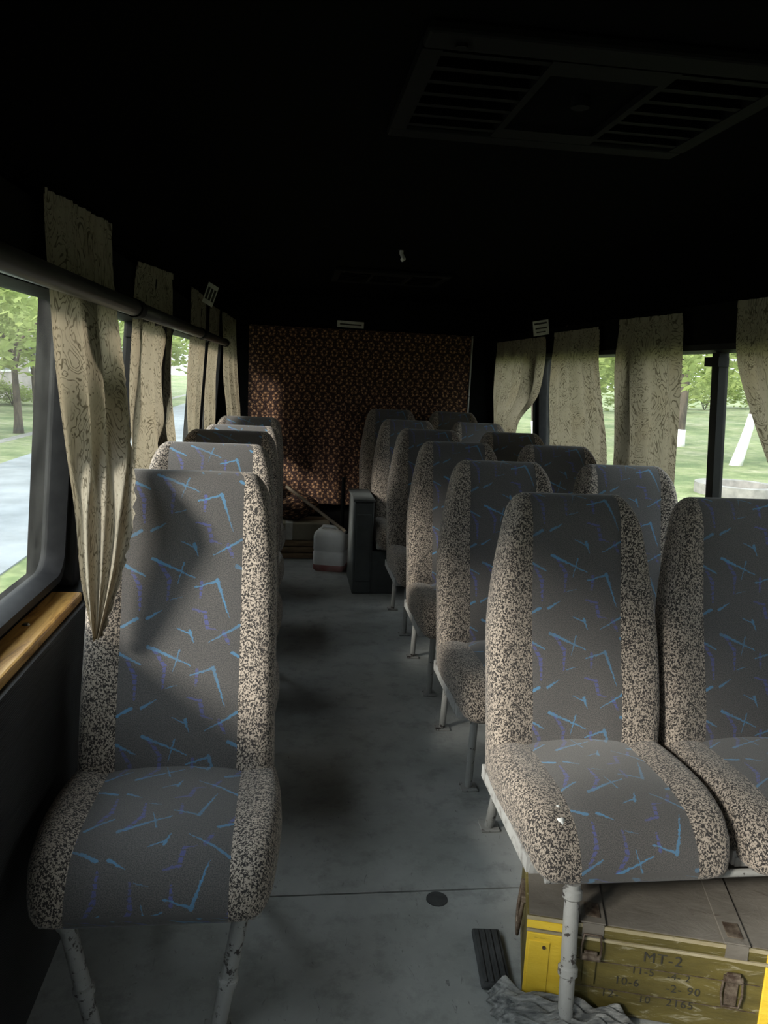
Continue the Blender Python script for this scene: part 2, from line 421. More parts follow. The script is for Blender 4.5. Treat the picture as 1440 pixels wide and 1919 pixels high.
side_wall('wall_right', 'black side wall of the bus behind the double seats', XR, WR, lean_r)

def rounded(y0, y1, z0, z1, r, n=5):
    pts = []
    for cy, cz, a0 in ((y1-r, z1-r, 0), (y0+r, z1-r, 90), (y0+r, z0+r, 180), (y1-r, z0+r, 270)):
        for k in range(n+1):
            a = radians(a0+90*k/n); pts.append((cy+r*cos(a), cz+r*sin(a)))
    return pts
def window(idx, glass, y0, y1, fn, lab, bars=()):
    s = 1 if glass > 0 else -1
    m = MB()
    o_ = rounded(y0-.012, y1+.012, Z_SILL-.012, Z_TOP+.012, .05)
    i1 = rounded(y0+.010, y1-.010, Z_SILL+.010, Z_TOP-.010, .055)
    i2 = rounded(y0+.020, y1-.020, Z_SILL+.020, Z_TOP-.020, .055)
    n = len(o_); k = len(m.v)
    xi, xm, xo = glass-s*.042, glass-s*.045, glass+s*.01
    for loop, x in ((o_, xi), (i1, xm), (i2, glass-s*.012), (i2, xo)):
        for (yy, zz) in loop: m.v.append(fn(x, yy, zz))
    for a in range(3):
        for j in range(n):
            m.f.append((k+a*n+j, k+a*n+(j+1) % n, k+(a+1)*n+(j+1) % n, k+(a+1)*n+j)); m.uv.append(None)
    fr = struct(m.build('window_%d' % idx, 'rubber', smooth=True, angle=35), lab)
    p = MB(); q = rounded(y0+.016, y1-.016, Z_SILL+.016, Z_TOP-.016, .055)
    k = len(p.v)
    for x in (glass-s*.003, glass+s*.003):
        for (yy, zz) in q: p.v.append(fn(x, yy, zz))
    p.f.append(tuple(range(n))); p.uv.append(None); p.f.append(tuple(range(2*n-1, n-1, -1))); p.uv.append(None)
    for j in range(n): p.f.append((j, (j+1) % n, n+(j+1) % n, n+j)); p.uv.append(None)
    p.build('pane', 'window_glass', fr)
    for (b0, b1) in bars:
        MB().box(min(glass-s*.03, glass+s*.008), max(glass-s*.03, glass+s*.008), b0, b1, Z_SILL+.02, Z_TOP-.02, fn).build('sash_bar', 'black_plastic', fr)
        MB().box(min(glass-s*.036, glass+s*.006), max(glass-s*.036, glass+s*.006), b0-.006, b1+.045, Z_TOP-.07, Z_TOP-.035, fn).build('sash_catch', 'black_plastic', fr)
window(1, WL, *WIN[0], lean_l, 'left side window beside the driver')
window(2, WL, *WIN[1], lean_l, 'left side window above the varnished wooden sill')
window(3, WL, *WIN[2], lean_l, 'left side window behind the nearest paisley curtain', bars=((2.78, 2.81),))
window(4, WL, *WIN[3], lean_l, 'left side window between two paisley curtains')
window(5, WL, *WIN[4], lean_l, 'left side window closest to the rear wall')
window(10, WR, *WIN[0], lean_r, 'right side window nearest the added front partition')
window(6, WR, *WIN[1], lean_r, 'right side window before the double seats')
window(7, WR, *WIN[2], lean_r, 'right side window with black sliding sash bar', bars=((2.75, 2.80),))
window(8, WR, *WIN[3], lean_r, 'right side window between two cream curtains')
window(9, WR, *WIN[4], lean_r, 'right side window closest to the rear wall')

# varnished sill plank along the near left window
sl = MB().box(XL-.135, XL-.012, .10, 1.985, Z_SILL-.065, Z_SILL-.04, bev=.006).build('trim_1', 'varnished_wood')
struct(sl, 'varnished ochre wooden sill plank under the left window')
scr = MB()
for (sx, sy) in ((-.575, 1.72), (-.575, .7)):
    scr = MB().tube([(sx, sy, Z_SILL-.041), (sx, sy, Z_SILL-.036)], [.009, .006], 12); scr.build('screw', 'brass', sl, True, 40)
# black cover strips on the sill for the other windows
for nm, xa, xb, ya, yb in (('trim_2', WL, XL-.005, 2.0, YR), ('trim_3', XR+.005, WR, .56, YR)):
    struct(MB().box(xa, xb, ya, yb, Z_SILL-.065, Z_SILL-.045).build(nm, 'black_plastic'), 'black plastic window ledge along the side wall')
# black pillar cover beside the nearest curtain
struct(MB().box(WL-.02, XL-.045, 2.022, 2.095, Z_SILL-.045, Z_TOP+.05, lean_l, bev=.012).build('trim_4', 'black_plastic'), 'black window pillar cover behind the nearest left curtain')

# ceiling: coved profile extruded along the bus
prof = []
xl, xr = WL-.02+LEAN*.7, WR+.02-LEAN*.7
for k in range(9):
    a = radians(180-90*k/8); prof.append((xl+.36+.36*cos(a), 1.60+(CEIL-1.60)*sin(a)))
for k in range(9):
    a = radians(90-90*k/8); prof.append((xr-.36+.36*cos(a), 1.60+(CEIL-1.60)*sin(a)))
m = MB(); n = len(prof)
for yy in (YF-.05, YR+.05):
    for (px, pz) in prof: m.v.append((px, yy, pz))
    for (px, pz) in prof: m.v.append((CX+(px-CX)*1.05, yy, pz+.06))
for j in range(n-1):
    m.f.append((j, j+1, 2*n+j+1, 2*n+j)); m.uv.append(None)
    m.f.append((n+j, n+j+1, 3*n+j+1, 3*n+j)); m.uv.append(None)
for e in (0, n-1): m.f.append((e, n+e, 3*n+e, 2*n+e)); m.uv.append(None)
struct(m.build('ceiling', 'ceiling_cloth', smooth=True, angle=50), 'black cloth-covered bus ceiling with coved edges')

# rear wall, unseen front partition in place of a windscreen
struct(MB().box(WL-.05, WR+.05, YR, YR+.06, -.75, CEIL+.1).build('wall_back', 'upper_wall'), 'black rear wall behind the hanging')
m = MB()      # unseen partition added to cut frontal light; its opening admits some along the aisle
m.box(WL-.05, .10, YF-.06, YF, -.75, CEIL+.1); m.box(.55, WR+.05, YF-.06, YF, -.75, CEIL+.1); m.box(.10, .55, YF-.06, YF, 1.15, CEIL+.1)
struct(m.build('wall_front', 'upper_wall'), 'unseen black partition added to limit the light, with an opening onto the aisle')

# ------------------------------------------------------------------ seats
def pad(hw, L, tf, tb, seam, rtop, rbot, bulge, fn, dish=.006, nrow=14, curve=None, uoff=0.0):
    """upholstered pad: rows along l, closed loop across x; returns (bolsters, centre panel).
    hw(t) half width, tf front thickness, tb back thickness, fn(x, l, d) -> point"""
    rows = []
    for k in range(4):                                   # rolled lower end
        a = radians(80-80*k/3.0); rows.append((rbot*(1-sin(a)), cos(a)*.96+.04, 1-.25*(1-cos(a))*rbot/.05))
    for k in range(1, nrow): rows.append((rbot+(L-rtop-rbot)*k/nrow, 1.0, 1.0))
    for k in range(7):                                   # rolled top end
        a = radians(86*k/6.0); rows.append((L-rtop+rtop*sin(a), cos(a), 1-(1-cos(a))*.22))
    NB = 6
    nc = 8
    loops, uvs = [], []
    for (l, ts, ws_) in rows:
        h = hw(min(1, l/L))*ws_; sm = min(seam, h*.86)
        pts = []
        cv = curve(l/L) if curve else 0.0
        def bol(sg, rev, front):
            r = []
            for k in range(NB+1):
                a = radians(90-90*k/NB)
                x = sm+(h-sm)*(cos(a)**.72 if k < NB else 1.0) if k else sm
                dd = (sin(a)**.6 if k < NB else 0.0)
                if front: d = tf*ts*dd+bulge*sin(2*a)*ts+(-.004 if k == 0 else 0)
                else: d = -tb*ts*dd
                r.append((sg*x, d))
            return r[::-1] if rev else r
        fl_ = bol(-1, True, True)                        # side -> seam, left
        ce = [(sm*(-1+2*k/nc), tf*ts-dish*(1-(-1+2*k/nc)**2)*ts-(.004 if k in (0, nc) else 0)) for k in range(nc+1)]
        fr_ = bol(1, False, True)
        br_ = bol(1, True, False)[1:]
        bc = [(sm*(1-2*k/nc), -tb*ts) for k in range(1, nc)]
        bl_ = bol(-1, False, False)[:-1]
        loop = fl_+ce[1:-1]+fr_+br_+bc+bl_
        idx_c0 = NB; idx_c1 = NB+nc
        acc = [0.0]
        for i in range(1, len(loop)):
            acc.append(acc[-1]+math.hypot(loop[i][0]-loop[i-1][0], loop[i][1]-loop[i-1][1]))
        mid = (acc[idx_c0]+acc[idx_c1])/2
        loops.append([fn(x, l, d+cv) for (x, d) in loop]); uvs.append([(a-mid+uoff, l) for a in acc])
    vv = [0.0]                                           # v follows the surface over the rolled top
    for i in range(1, len(loops)):
        vv.append(vv[-1]+(Vector(loops[i][NB+nc//2])-Vector(loops[i-1][NB+nc//2])).length)
    uvs = [[(u, vv[i]) for (u, _) in r] for i, r in enumerate(uvs)]
    npt = len(loops[0])
    out = {True: MB(), False: MB()}
    for key, m in out.items():
        used = {}
        def vid(i, j):
            if (i, j) not in used:
                used[(i, j)] = len(m.v); m.v.append(tuple(loops[i][j]))
            return used[(i, j)]
        for i in range(len(loops)-1):
            for j in range(npt):
                j2 = (j+1) % npt
                if ((NB <= j < NB+nc) or (i >= len(loops)-9 and NB*3+nc <= j < NB*3+2*nc)) != key: continue
                m.f.append((vid(i, j), vid(i, j2), vid(i+1, j2), vid(i+1, j)))
                ua, ub = uvs[i][j], uvs[i][j2]; uc, ud = uvs[i+1][j2], uvs[i+1][j]
                if j2 == 0: ub = (uvs[i][j][0]+.02, ub[1]); uc = (uvs[i+1][j][0]+.02, uc[1])
                m.uv.append((ua, ub, uc, ud))
        # caps: bridge front to back
        last = len(loops)-1
        for row in (0, last):
            for j in range(npt//2):
                ja, jb = j, j+1; jc, jd = (npt-j-1) % npt, (npt-j) % npt
                if jc == jb: continue
                if (NB <= j < NB+nc) != key: continue
                ids = [vid(row, ja), vid(row, jb), vid(row, jc), vid(row, jd)]
                if len(set(ids)) < 3: continue
                m.f.append(tuple(dict.fromkeys(ids))); m.uv.append(None)
    return out[False], out[True]

JZ = .395                                                # height where backrest meets the cushion
def seat_meshes(kind):
    if kind == 'single':
        wB, wC, seamB, seamC, H = .226, .240, .138, .150, .787
        def hb(t): return wB*(1-.03*t) if t < .6 else wB*(.982-.17*((t-.6)/.4)**2.2)
    else:
        wB, wC, seamB, seamC, H = .232, .236, .122, .132, .740
        def hb(t): return wB*(.985+.03*sin(t*pi)) if t < .42 else wB*(.985+.03*sin(t*pi)-.27*((t-.42)/.58)**1.7)
    def hc(t): return wC*(.94+.09*sin(min(1, t*1.15)*pi*.9))
    rec = .21
    def fb(x, l, d): return (x, l*rec-d*.97-.006, JZ-.07+l*.975-d*rec)
    def fc(x, l, d):  # l runs forward (towards -y), d is up
        drop = -.035*max(0, (l-.30)/.17)**2 if l > .30 else 0
        return (x, .05-l, .345+d+drop+.022*(l/.45))
    # lower back bolster of the backrest swells a little (lumbar)
    b = pad(hb, H, .052, .062, seamB, .07, .035, .022, fb, curve=lambda t: .022*math.exp(-((t-.25)/.22)**2))
    c = pad(hc, .475 if kind == 'single' else .50, .068, .058, seamC, .085, .03, .016, fc, dish=-.008, nrow=10, curve=lambda t: .006*sin(t*pi))
    r = {}
    r['b0'] = b[0].mesh('backrest', 'speckled_fabric', True); r['b1'] = b[1].mesh('backrest_panel', 'blue_splinter_fabric', True)
    r['c0'] = c[0].mesh('seat_cushion', 'speckled_fabric', True); r['c1'] = c[1].mesh('cushion_panel', 'blue_splinter_fabric', True)
    # side rail under the cushion: angle iron
    s = MB()
    ins = .035 if kind == 'single' else .010; wR, wC = wC, wC-ins
    for sg in (-1, 1):
        s.box(sg*wC-.006, sg*wC+.006, -.385, .02, .292, .327)
    s.box(-wC, wC, -.388, -.376, .290, .312); s.box(-wC, wC, .0, .012, .292, .32); s.box(-wC, wC, -.2, -.18, .285, .296)
    r['rail'] = s.mesh('seat_rail', 'white_chipped')
    sp = MB().tube([(-wB*.8, .09, .80), (-wB*.8, .075, .44), (-wB*.8, .03, .285), (wB*.8, .03, .285), (wB*.8, .075, .44), (wB*.8, .09, .80)], .011, 8)
    r['spine'] = sp.mesh('back_frame', 'chipped_paint', True, 40)
    return r
SM = {k: seat_meshes(k) for k in ('single', 'double')}
def ob(name, me, parent, loc=(0, 0, 0)):
    o = bpy.data.objects.new(name, me); C.objects.link(o); o.parent = parent; o.location = loc; return o
def leg_mesh(top, foot, collar=True, r=.0165):
    t, f = Vector(top), Vector(foot)
    m = MB().tube([t, t.lerp(f, .5), f], [r, r, r*.95], 12)
    return m, t, f
def add_leg(root, top, foot, collar=True, r=.0165):
    m, t, f = leg_mesh(top, foot, collar, r)
    lg = m.build('leg', 'chipped_paint', root, True, 40)
    if collar:
        d = (f-t).normalized()
        for fr in (.07, .60):
            p = t.lerp(f, fr)
            MB().tube([p-d*.012, p-d*.008, p+d*.008, p+d*.012], [r*1.02, r*1.28, r*1.28, r*1.02], 12).build('collar', 'chipped_paint', lg, True, 40)
    MB().box(f.x-.028, f.x+.028, f.y-.028, f.y+.028, 0, .007, bev=.002).build('foot_plate', 'chipped_paint', lg)
    return lg
def seat_unit(root, kind, x):
    S = SM[kind]
    b = ob('backrest', S['b0'], root, (x, 0, 0)); ob('centre_panel', S['b1'], b)
    c = ob('seat_cushion', S['c0'], root, (x, 0, 0)); ob('centre_panel', S['c1'], c)
    ob('seat_rail', S['rail'], root, (x, 0, 0)); ob('back_frame', S['spine'], root, (x, 0, 0))
def single_seat(x, yj, label, dz=0.0, near=False):
    t = thing('passenger_seat', label, 'seat', (x, yj, 0), group='single seats along the left wall')
    seat_unit(t, 'single', 0)
    if near:
        add_leg(t, (-.165, -.36, .30), (-.115, -.345, 0)); add_leg(t, (.175, -.345, .30), (.125, -.345, 0))
        add_leg(t, (-.075, -.02, .30), (-.085, .10, 0), True); add_leg(t, (.20, -.02, .30), (.165, .10, 0), True)
    else:
        for (lx, ly) in ((-.16, -.30), (.20, -.30), (-.16, .05), (.20, .05)): add_leg(t, (lx, ly, .30), (lx, ly+.02, 0), False, .013)
    t.location.z = dz
    return t
J1 = 1.735
PITCHY = .757
lab = ['single seat with tall backrest beside the wooden window sill, nearest curtain hanging over it',
       'single seat standing directly behind the seat with the curtain over its backrest',
       'single seat third from the wooden window sill, beige speckled shoulder catching light',
       'single seat fourth from the wooden window sill, mostly hidden by seats before it',
       'single seat last on the left wall, close to the rear hanging']
for k in range(5):
    t = single_seat(-.245 if k == 0 else -.262, J1+PITCHY*k, lab[k], near=(k == 0))
    if k: t.scale = (1, 1, (1, .995, .98, .95, .95)[k])
def double_seat(x, yj, label, first=False, dz=0.0, wall_only=False):
    t = thing('double_seat', label, 'seat', (x, yj, dz), group='double seats along the right side')
    for sx in (-.240, .240): seat_unit(t, 'double', sx)
    if first:
        add_leg(t, (-.385, -.438, .30), (-.398, -.497, 0)); add_leg(t, (.40, -.438, .30), (.41, -.497, 0))
        add_leg(t, (-.385, .10, .31), (-.375, .235, 0), False, .015); add_leg(t, (.385, .10, .31), (.375, .235, 0), False, .015)
    elif dz == 0:
        for sx in (-1, 1):
            if wall_only and sx < 0: continue
            add_leg(t, (sx*.395, -.32, .30), (sx*.395, -.295, 0), False, .013); add_leg(t, (sx*.395, .10, .31), (sx*.40, .14, 0), False, .013)
    else:
        for sx in (-1, 1):
            for yy in (-.3, .12): MB().box(sx*.395-.013, sx*.395+.013, yy-.013, yy+.013, .0, .30).build('leg', 'chipped_paint', t)
    # cross tube joining the two seats, seen below the cushions
    MB().tube([(-.44, -.418 if first else -.38, .296), (.46, -.418 if first else -.38, .296)], .009, 10).build('cross_tube', 'chipped_paint', t, True, 40)
    return t
R1 = 1.845
dl = ['double seat standing over the olive wooden crate, worn front corner showing white stuffing',
      'double seat directly behind the one over the wooden crate',
      'double seat third in the row behind the one over the wooden crate',
      'double seat fourth in the row behind the one over the wooden crate',
      'double seat beside the low grey cabinet at the end of the aisle',
      'raised double seat standing on the rear platform against the hanging']
for k in range(5):
    x = 1.005 if k == 0 else 1.012
    ds = double_seat(x+(-.005 if k == 4 else 0), R1+PITCHY*k+(.0 if k < 4 else .04), dl[k], first=(k == 0), wall_only=(k == 4))
    if k == 0:
        # burst upholstery on the aisle-side front corner
        m = MB()
        for (px, py, pz, rr) in ((-.405, -.385, .410, .013), (-.412, -.402, .392, .010), (-.40, -.35, .422, .008)):
            m.tube([(px, py+.012, pz-.004), (px, py, pz), (px+.002, py-.014, pz-.008)], [rr*.3, rr, rr*.25], 7)
        m.build('torn_stuffing', 'whitewash', ds, True)
PLZ = .03
pf = struct(MB().box(.42, XR-.002, 5.02, YR-.004, .0, PLZ, bev=.006).build('trim_5', 'grey_cabinet'), 'grey step platform carrying the rearmost double seat')
double_seat(.99, 5.66, dl[5], dz=PLZ)
cab = MB().box(.395, .515, 4.56, 4.98, 0, .575, bev=.008).build('side_cabinet', 'grey_cabinet')
tag(cab, 'low grey metal cabinet box at the aisle end of the rear double seats', 'cabinet')
MB().box(.388, .520, 4.552, 4.985, .575, .59, bev=.003).build('cabinet_top', 'grey_cabinet', cab)
MB().box(.40, .66, 4.565, 4.98, 0, .272, bev=.006).build('cabinet_base', 'grey_cabinet', cab)
MB().box(.412, .50, 4.553, 4.562, .08, .5, bev=.003).build('cabinet_door', 'grey_cabinet', cab)
post = MB().tube([(.375, 5.30, 0), (.375, 5.30, .62)], .014, 10).build('grab_post', 'rubber', None, True, 40)
tag(post, 'short dark metal grab post behind the low grey cabinet', 'post')
MB().box(.345, .405, 5.27, 5.33, 0, .006).build('post_base', 'rubber', post)

# ------------------------------------------------------------------ hand rail along the left windows
hr = thing('hand_rail', 'long dark tubular hand rail running across the left curtains', 'rail', (0, 0, 0))
RX, RZ = -.458, 1.50
for a, b_ in ((-.2, 2.36), (2.42, 4.00), (4.06, 5.45)):
    MB().tube([(RX, a, RZ), (RX, a+.01, RZ), (RX, b_-.01, RZ), (RX, b_, RZ)], [.018, .023, .023, .018], 14).build('rail_section', 'rail_paint', hr, True, 40)
for yy in (-.18, 2.39, 4.03, 5.455):
    j = MB().tube([(RX, yy-.035, RZ), (RX, yy+.035, RZ)], .0275, 14).build('rail_joint', 'black_plastic', hr, True, 40)
    MB().tube([(RX, yy, RZ), (RX-.06, yy, RZ+.01)], .012, 8).build('bracket', 'black_plastic', j, True, 40)

# ------------------------------------------------------------------ curtains
def curtain(label, rowsL, rowsR, npl, amp, side, scal=None, nv=56, nu=64, phase=0.0, group=None, flat_top=.25, bulge=0.0):
    """rowsL / rowsR: polylines of (x, y, z) from top to bottom for the two long edges"""
    def samp(poly, t):
        f = t*(len(poly)-1); i = min(int(f), len(poly)-2); a = f-i
        # smooth (Catmull-Rom) sample
        p0 = Vector(poly[max(i-1, 0)]); p1 = Vector(poly[i]); p2 = Vector(poly[i+1]); p3 = Vector(poly[min(i+2, len(poly)-1)])
        return .5*((2*p1)+(p2-p0)*a+(2*p0-5*p1+4*p2-p3)*a*a+(3*p1-p0-3*p2+p3)*a**3)
    rows, uvs = [], []
    W0 = (Vector(rowsR[0])-Vector(rowsL[0])).length*1.35
    H0 = sum((Vector(rowsL[i+1])-Vector(rowsL[i])).length for i in range(len(rowsL)-1))
    rnd = random.Random(label)
    ph = [rnd.uniform(0, 6.28) for _ in range(4)]
    for i in range(nv+1):
        t = i/nv; a, b_ = samp(rowsL, t), samp(rowsR, t); d = b_-a; row, ur = [], []
        nrm = Vector((-d.y, d.x, 0)); nrm.normalize()
        for k in range(nu+1):
            s = k/nu
            A = amp*(flat_top+(1-flat_top)*min(1, t*2.2))
            off = A*(sin(2*pi*npl*(s+.05*sin(3*t+ph[0]))+phase)+.45*sin(2*pi*npl*.53*s+ph[1]+1.3*t))*(min(1, s*8, (1-s)*8)*.7+.3)
            off += bulge*sin(pi*s)*sin(pi*t)
            if t < .10: off += .004*sin(2*pi*npl*3*s+ph[2])*(1-t/.10)
            p = a+d*s+nrm*off
            if scal == 'R' and k > nu-3: p += d.normalized()*(.010*abs(sin(pi*t*H0/.030)))*(1 if k == nu else .5)
            if scal == 'L' and k < 3: p -= d.normalized()*(.010*abs(sin(pi*t*H0/.030)))*(1 if k == 0 else .5)
            row.append(p); ur.append((s*W0, (1-t)*H0))
        rows.append(row); uvs.append(ur)
    m = MB().grid(rows, uvs)
    o = m.build('curtain', 'paisley_curtain', None, True)
    tag(o, label, 'curtain', group)
    # gathered heading tape sewn along the top
    hd = [[Vector(p)+Vector((side*.003, 0, .012)) for p in rows[0]], [Vector(p)+Vector((side*.003, 0, -.012)) for p in rows[0]]]
    MB().grid(hd, [uvs[0], uvs[1]]).build('heading_tape', 'paisley_curtain', o, True)
    return o
XC = -.552
# nearest left curtain: its lower part is pulled forward over the seat back
curtain('long cream paisley curtain with pointed hem hanging over the seat by the wooden sill',
        [(-.495, 1.665, 1.665), (-.498, 1.69, 1.53), (-.502, 1.735, 1.34), (-.487, 1.735, 1.18), (-.466, 1.725, 1.02), (-.453, 1.712, .862), (-.427, 1.705, .73)],
        [(-.500, 2.26, 1.70), (-.505, 2.34, 1.52), (-.475, 2.30, 1.34), (-.41, 2.03, 1.225), (-.345, 1.735, 1.06), (-.362, 1.715, .912), (-.412, 1.705, .737)],
        3.4, .012, 1, 'R', group='left curtains')
curtain('cream paisley curtain with scalloped edge above the second single seat',
        [(XC+0.037, 2.70, 1.66), (XC+0.030, 2.68, 1.48), (XC+.005+0.010, 2.70, 1.25), (XC+.01+0.000, 2.76, 1.03), (XC+.01+0.000, 2.80, .85)],
        [(XC+0.037, 3.50, 1.71), (XC+0.030, 3.54, 1.50), (XC+0.010, 3.64, 1.25), (XC+0.000, 3.85, 1.00), (XC+0.000, 3.93, .84)], 4.2, .013, 1, 'L', group='left curtains')
curtain('dark gathered paisley curtain with a sunlit scalloped edge by the window pillar',
        [(XC+0.037, 4.10, 1.72), (XC+0.030, 4.12, 1.50), (XC+0.010, 4.18, 1.28), (XC+0.000, 4.28, 1.05), (XC+0.000, 4.40, .85)],
        [(XC+0.037, 4.78, 1.72), (XC+0.030, 4.80, 1.50), (XC+0.010, 4.80, 1.28), (XC+0.000, 4.72, 1.05), (XC+0.000, 4.62, .85)], 3.0, .012, 1, 'R', group='left curtains')
curtain('pale backlit cream curtain at the rear of the left side',
        [(XC+0.037, 4.98, 1.70), (XC+0.030, 5.00, 1.50), (XC+0.010, 5.02, 1.28), (XC+0.000, 5.04, 1.05), (XC+0.000, 5.06, .84)],
        [(XC+.02+0.037, 5.44, 1.70), (XC+.02+0.030, 5.44, 1.50), (XC+.02+0.010, 5.46, 1.28), (XC+.03+0.000, 5.44, 1.05), (XC+.03+0.000, 5.42, .84)], 2.6, .011, 1, group='left curtains')
curtain('dim paisley curtain in the left rear corner beside the hanging',
        [(XC+.03+0.037, 5.47, 1.70), (XC+.05+0.030, 5.48, 1.50), (XC+.07+0.010, 5.50, 1.28), (XC+.10+0.000, 5.52, 1.05), (XC+.11+0.000, 5.55, .84)],
        [(XC+.10+0.037, 5.84, 1.66), (XC+.11+0.030, 5.84, 1.50), (XC+.14+0.010, 5.86, 1.28), (XC+.17+0.000, 5.86, 1.05), (XC+.18+0.000, 5.88, .84)], 2.6, .011, 1, group='left curtains')
XD = 1.535
curtain('dark cream curtain swept aside beside the sliding window with the sash bar',
        [(XD, 1.90, 1.63), (XD, 1.90, 1.45), (XD, 1.88, 1.25), (XD, 1.80, 1.05), (XD, 1.72, .86)],
        [(XD, 2.60, 1.64), (XD, 2.56, 1.45), (XD, 2.42, 1.25), (XD, 2.26, 1.05), (XD, 2.14, .86)], 4.0, .015, -1, group='right curtains')
curtain('wide cream curtain with brown leaf print next to the black sash bar',
        [(XD, 2.98, 1.625), (XD, 2.95, 1.45), (XD, 2.92, 1.25), (XD, 2.90, 1.05), (XD, 2.88, .86)],
        [(XD, 3.58, 1.635), (XD, 3.60, 1.45), (XD, 3.56, 1.25), (XD, 3.52, 1.05), (XD, 3.50, .86)], 3.4, .014, -1, group='right curtains')
curtain('cream leaf-print curtain with scalloped edge in the middle of the right side',
        [(XD, 3.83, 1.615), (XD, 3.80, 1.45), (XD, 3.70, 1.25), (XD, 3.60, 1.05), (XD, 3.56, .86)],
        [(XD, 4.50, 1.615), (XD, 4.52, 1.45), (XD, 4.50, 1.25), (XD, 4.44, 1.05), (XD, 4.42, .86)], 4.0, .014, -1, 'L', group='right curtains')
curtain('gathered cream curtain tied in at the bottom in the right rear corner',
        [(XD, 4.66, 1.60), (XD, 4.66, 1.45), (XD-.01, 4.72, 1.25), (XD-.02, 5.02, 1.08), (XD-.02, 5.08, .93), (XD-.02, 5.0, .80)],
        [(XD, 5.80, 1.60), (XD, 5.82, 1.45), (XD, 5.82, 1.25), (XD, 5.78, 1.08), (XD, 5.74, .93), (XD, 5.70, .80)], 4.6, .020, -1, group='right curtains')

for nm, ya, yb in (('drawn cream curtain closing the window before the double seats', .62, 1.66), ('drawn cream curtain closing the window by the cab partition', -.84, .50)):  # unseen curtains, added to block daylight from the right front windows
    curtain(nm, [(XD, ya, z) for z in (1.62, 1.45, 1.25, 1.05, .86)], [(XD, yb, z) for z in (1.62, 1.45, 1.25, 1.05, .86)], 7.0, .014, -1, group='right curtains')

# ------------------------------------------------------------------ rear hanging and the things on the floor behind
rows, uvs = [], []
x0, x1, z0, z1 = -.33, 1.385, .30, 1.66
for i in range(41):
    t = i/40; row, ur = [], []
    for k in range(71):
        s = k/70; x = x0+(x1-x0)*s; z = z1+(z0-z1)*t
        yy = YR-.022-.009*sin(17*x+2*t)-.006*sin(41*x-1.5*t)*t-.05*t*t*t*(.5+.5*sin(9*x))
        row.append((x, yy, z+.012*sin(7*x)*t)); ur.append((x, z))
    rows.append(row); uvs.append(ur)
hg = MB().grid(rows, uvs).build('wall_hanging', 'rosette_hanging', None, True)
tag(hg, 'dark maroon wall hanging with beige rosette print covering the rear wall', 'hanging')
MB().box(1.387, 1.397, YR-.03, YR-.002, .85, 1.66).build('edge_batten', 'chipped_paint', hg)

wc = thing('plank_crate', 'low brown plank crate on the floor against the rear wall', 'crate', (0, 0, 0))
for k in range(3): MB().box(-.14, .23, 5.42, 5.44, .004+.046*k, .044+.046*k, bev=.003).build('plank', 'plywood', wc)
for xx in (-.14, .21): MB().box(xx, xx+.02, 5.44, 5.72, .004, .135).build('side_board', 'plywood', wc)
MB().box(-.14, .23, 5.70, 5.72, .004, .135).build('back_board', 'plywood', wc); MB().box(-.12, .21, 5.44, 5.70, .004, .02).build('bottom_board', 'plywood', wc)
cb = MB().box(-.135, .30, 5.425, 5.71, .137, .262, bev=.008).build('carton', 'cardboard'); tag(cb, 'beige cardboard carton lying on the low plank crate', 'carton')
MB().box(-.02, .03, 5.4235, 5.7115, .139, .2635).build('tape_strip', 'sticker', cb)
# bundle of the same printed cloth on top of the carton
rows, uvs = [], []
for i in range(19):
    t = i/18; row, ur = [], []
    for k in range(31):
        a = 2*pi*k/30
        rr = sin(pi*min(.97, t*.9+.05))**.6*(1+.12*sin(3*a+2*t)+.08*sin(7*a+5*t))
        row.append((.035+.165*rr*cos(a), 5.585+.12*rr*sin(a), .262+.002+.165*t*(1+.25*cos(a+.8)))); ur.append((a*.09, t*.3))
    rows.append(row); uvs.append(ur)
bd = MB().grid(rows, uvs).build('cloth_bundle', 'rosette_hanging', None, True); tag(bd, 'bundled maroon rosette cloth heaped on the beige carton', 'cloth')
st = MB().tube([(-.02, 5.36, .585), (.44, 5.02, .30), (.50, 4.995, .245)], .0115, 10)
st = MB().tube([(-.02, 5.40, .53), (.385, 5.05, .285)], .0115, 10)
bh = st.build('broom_handle', 'stick_wood', None, True, 40); tag(bh, 'thin wooden broom handle leaning slantwise above the white canister', 'stick')
MB().tube([(.383, 5.052, .286), (.392, 5.044, .281)], .0125, 10).build('end_cap', 'rubber', bh, True, 40)

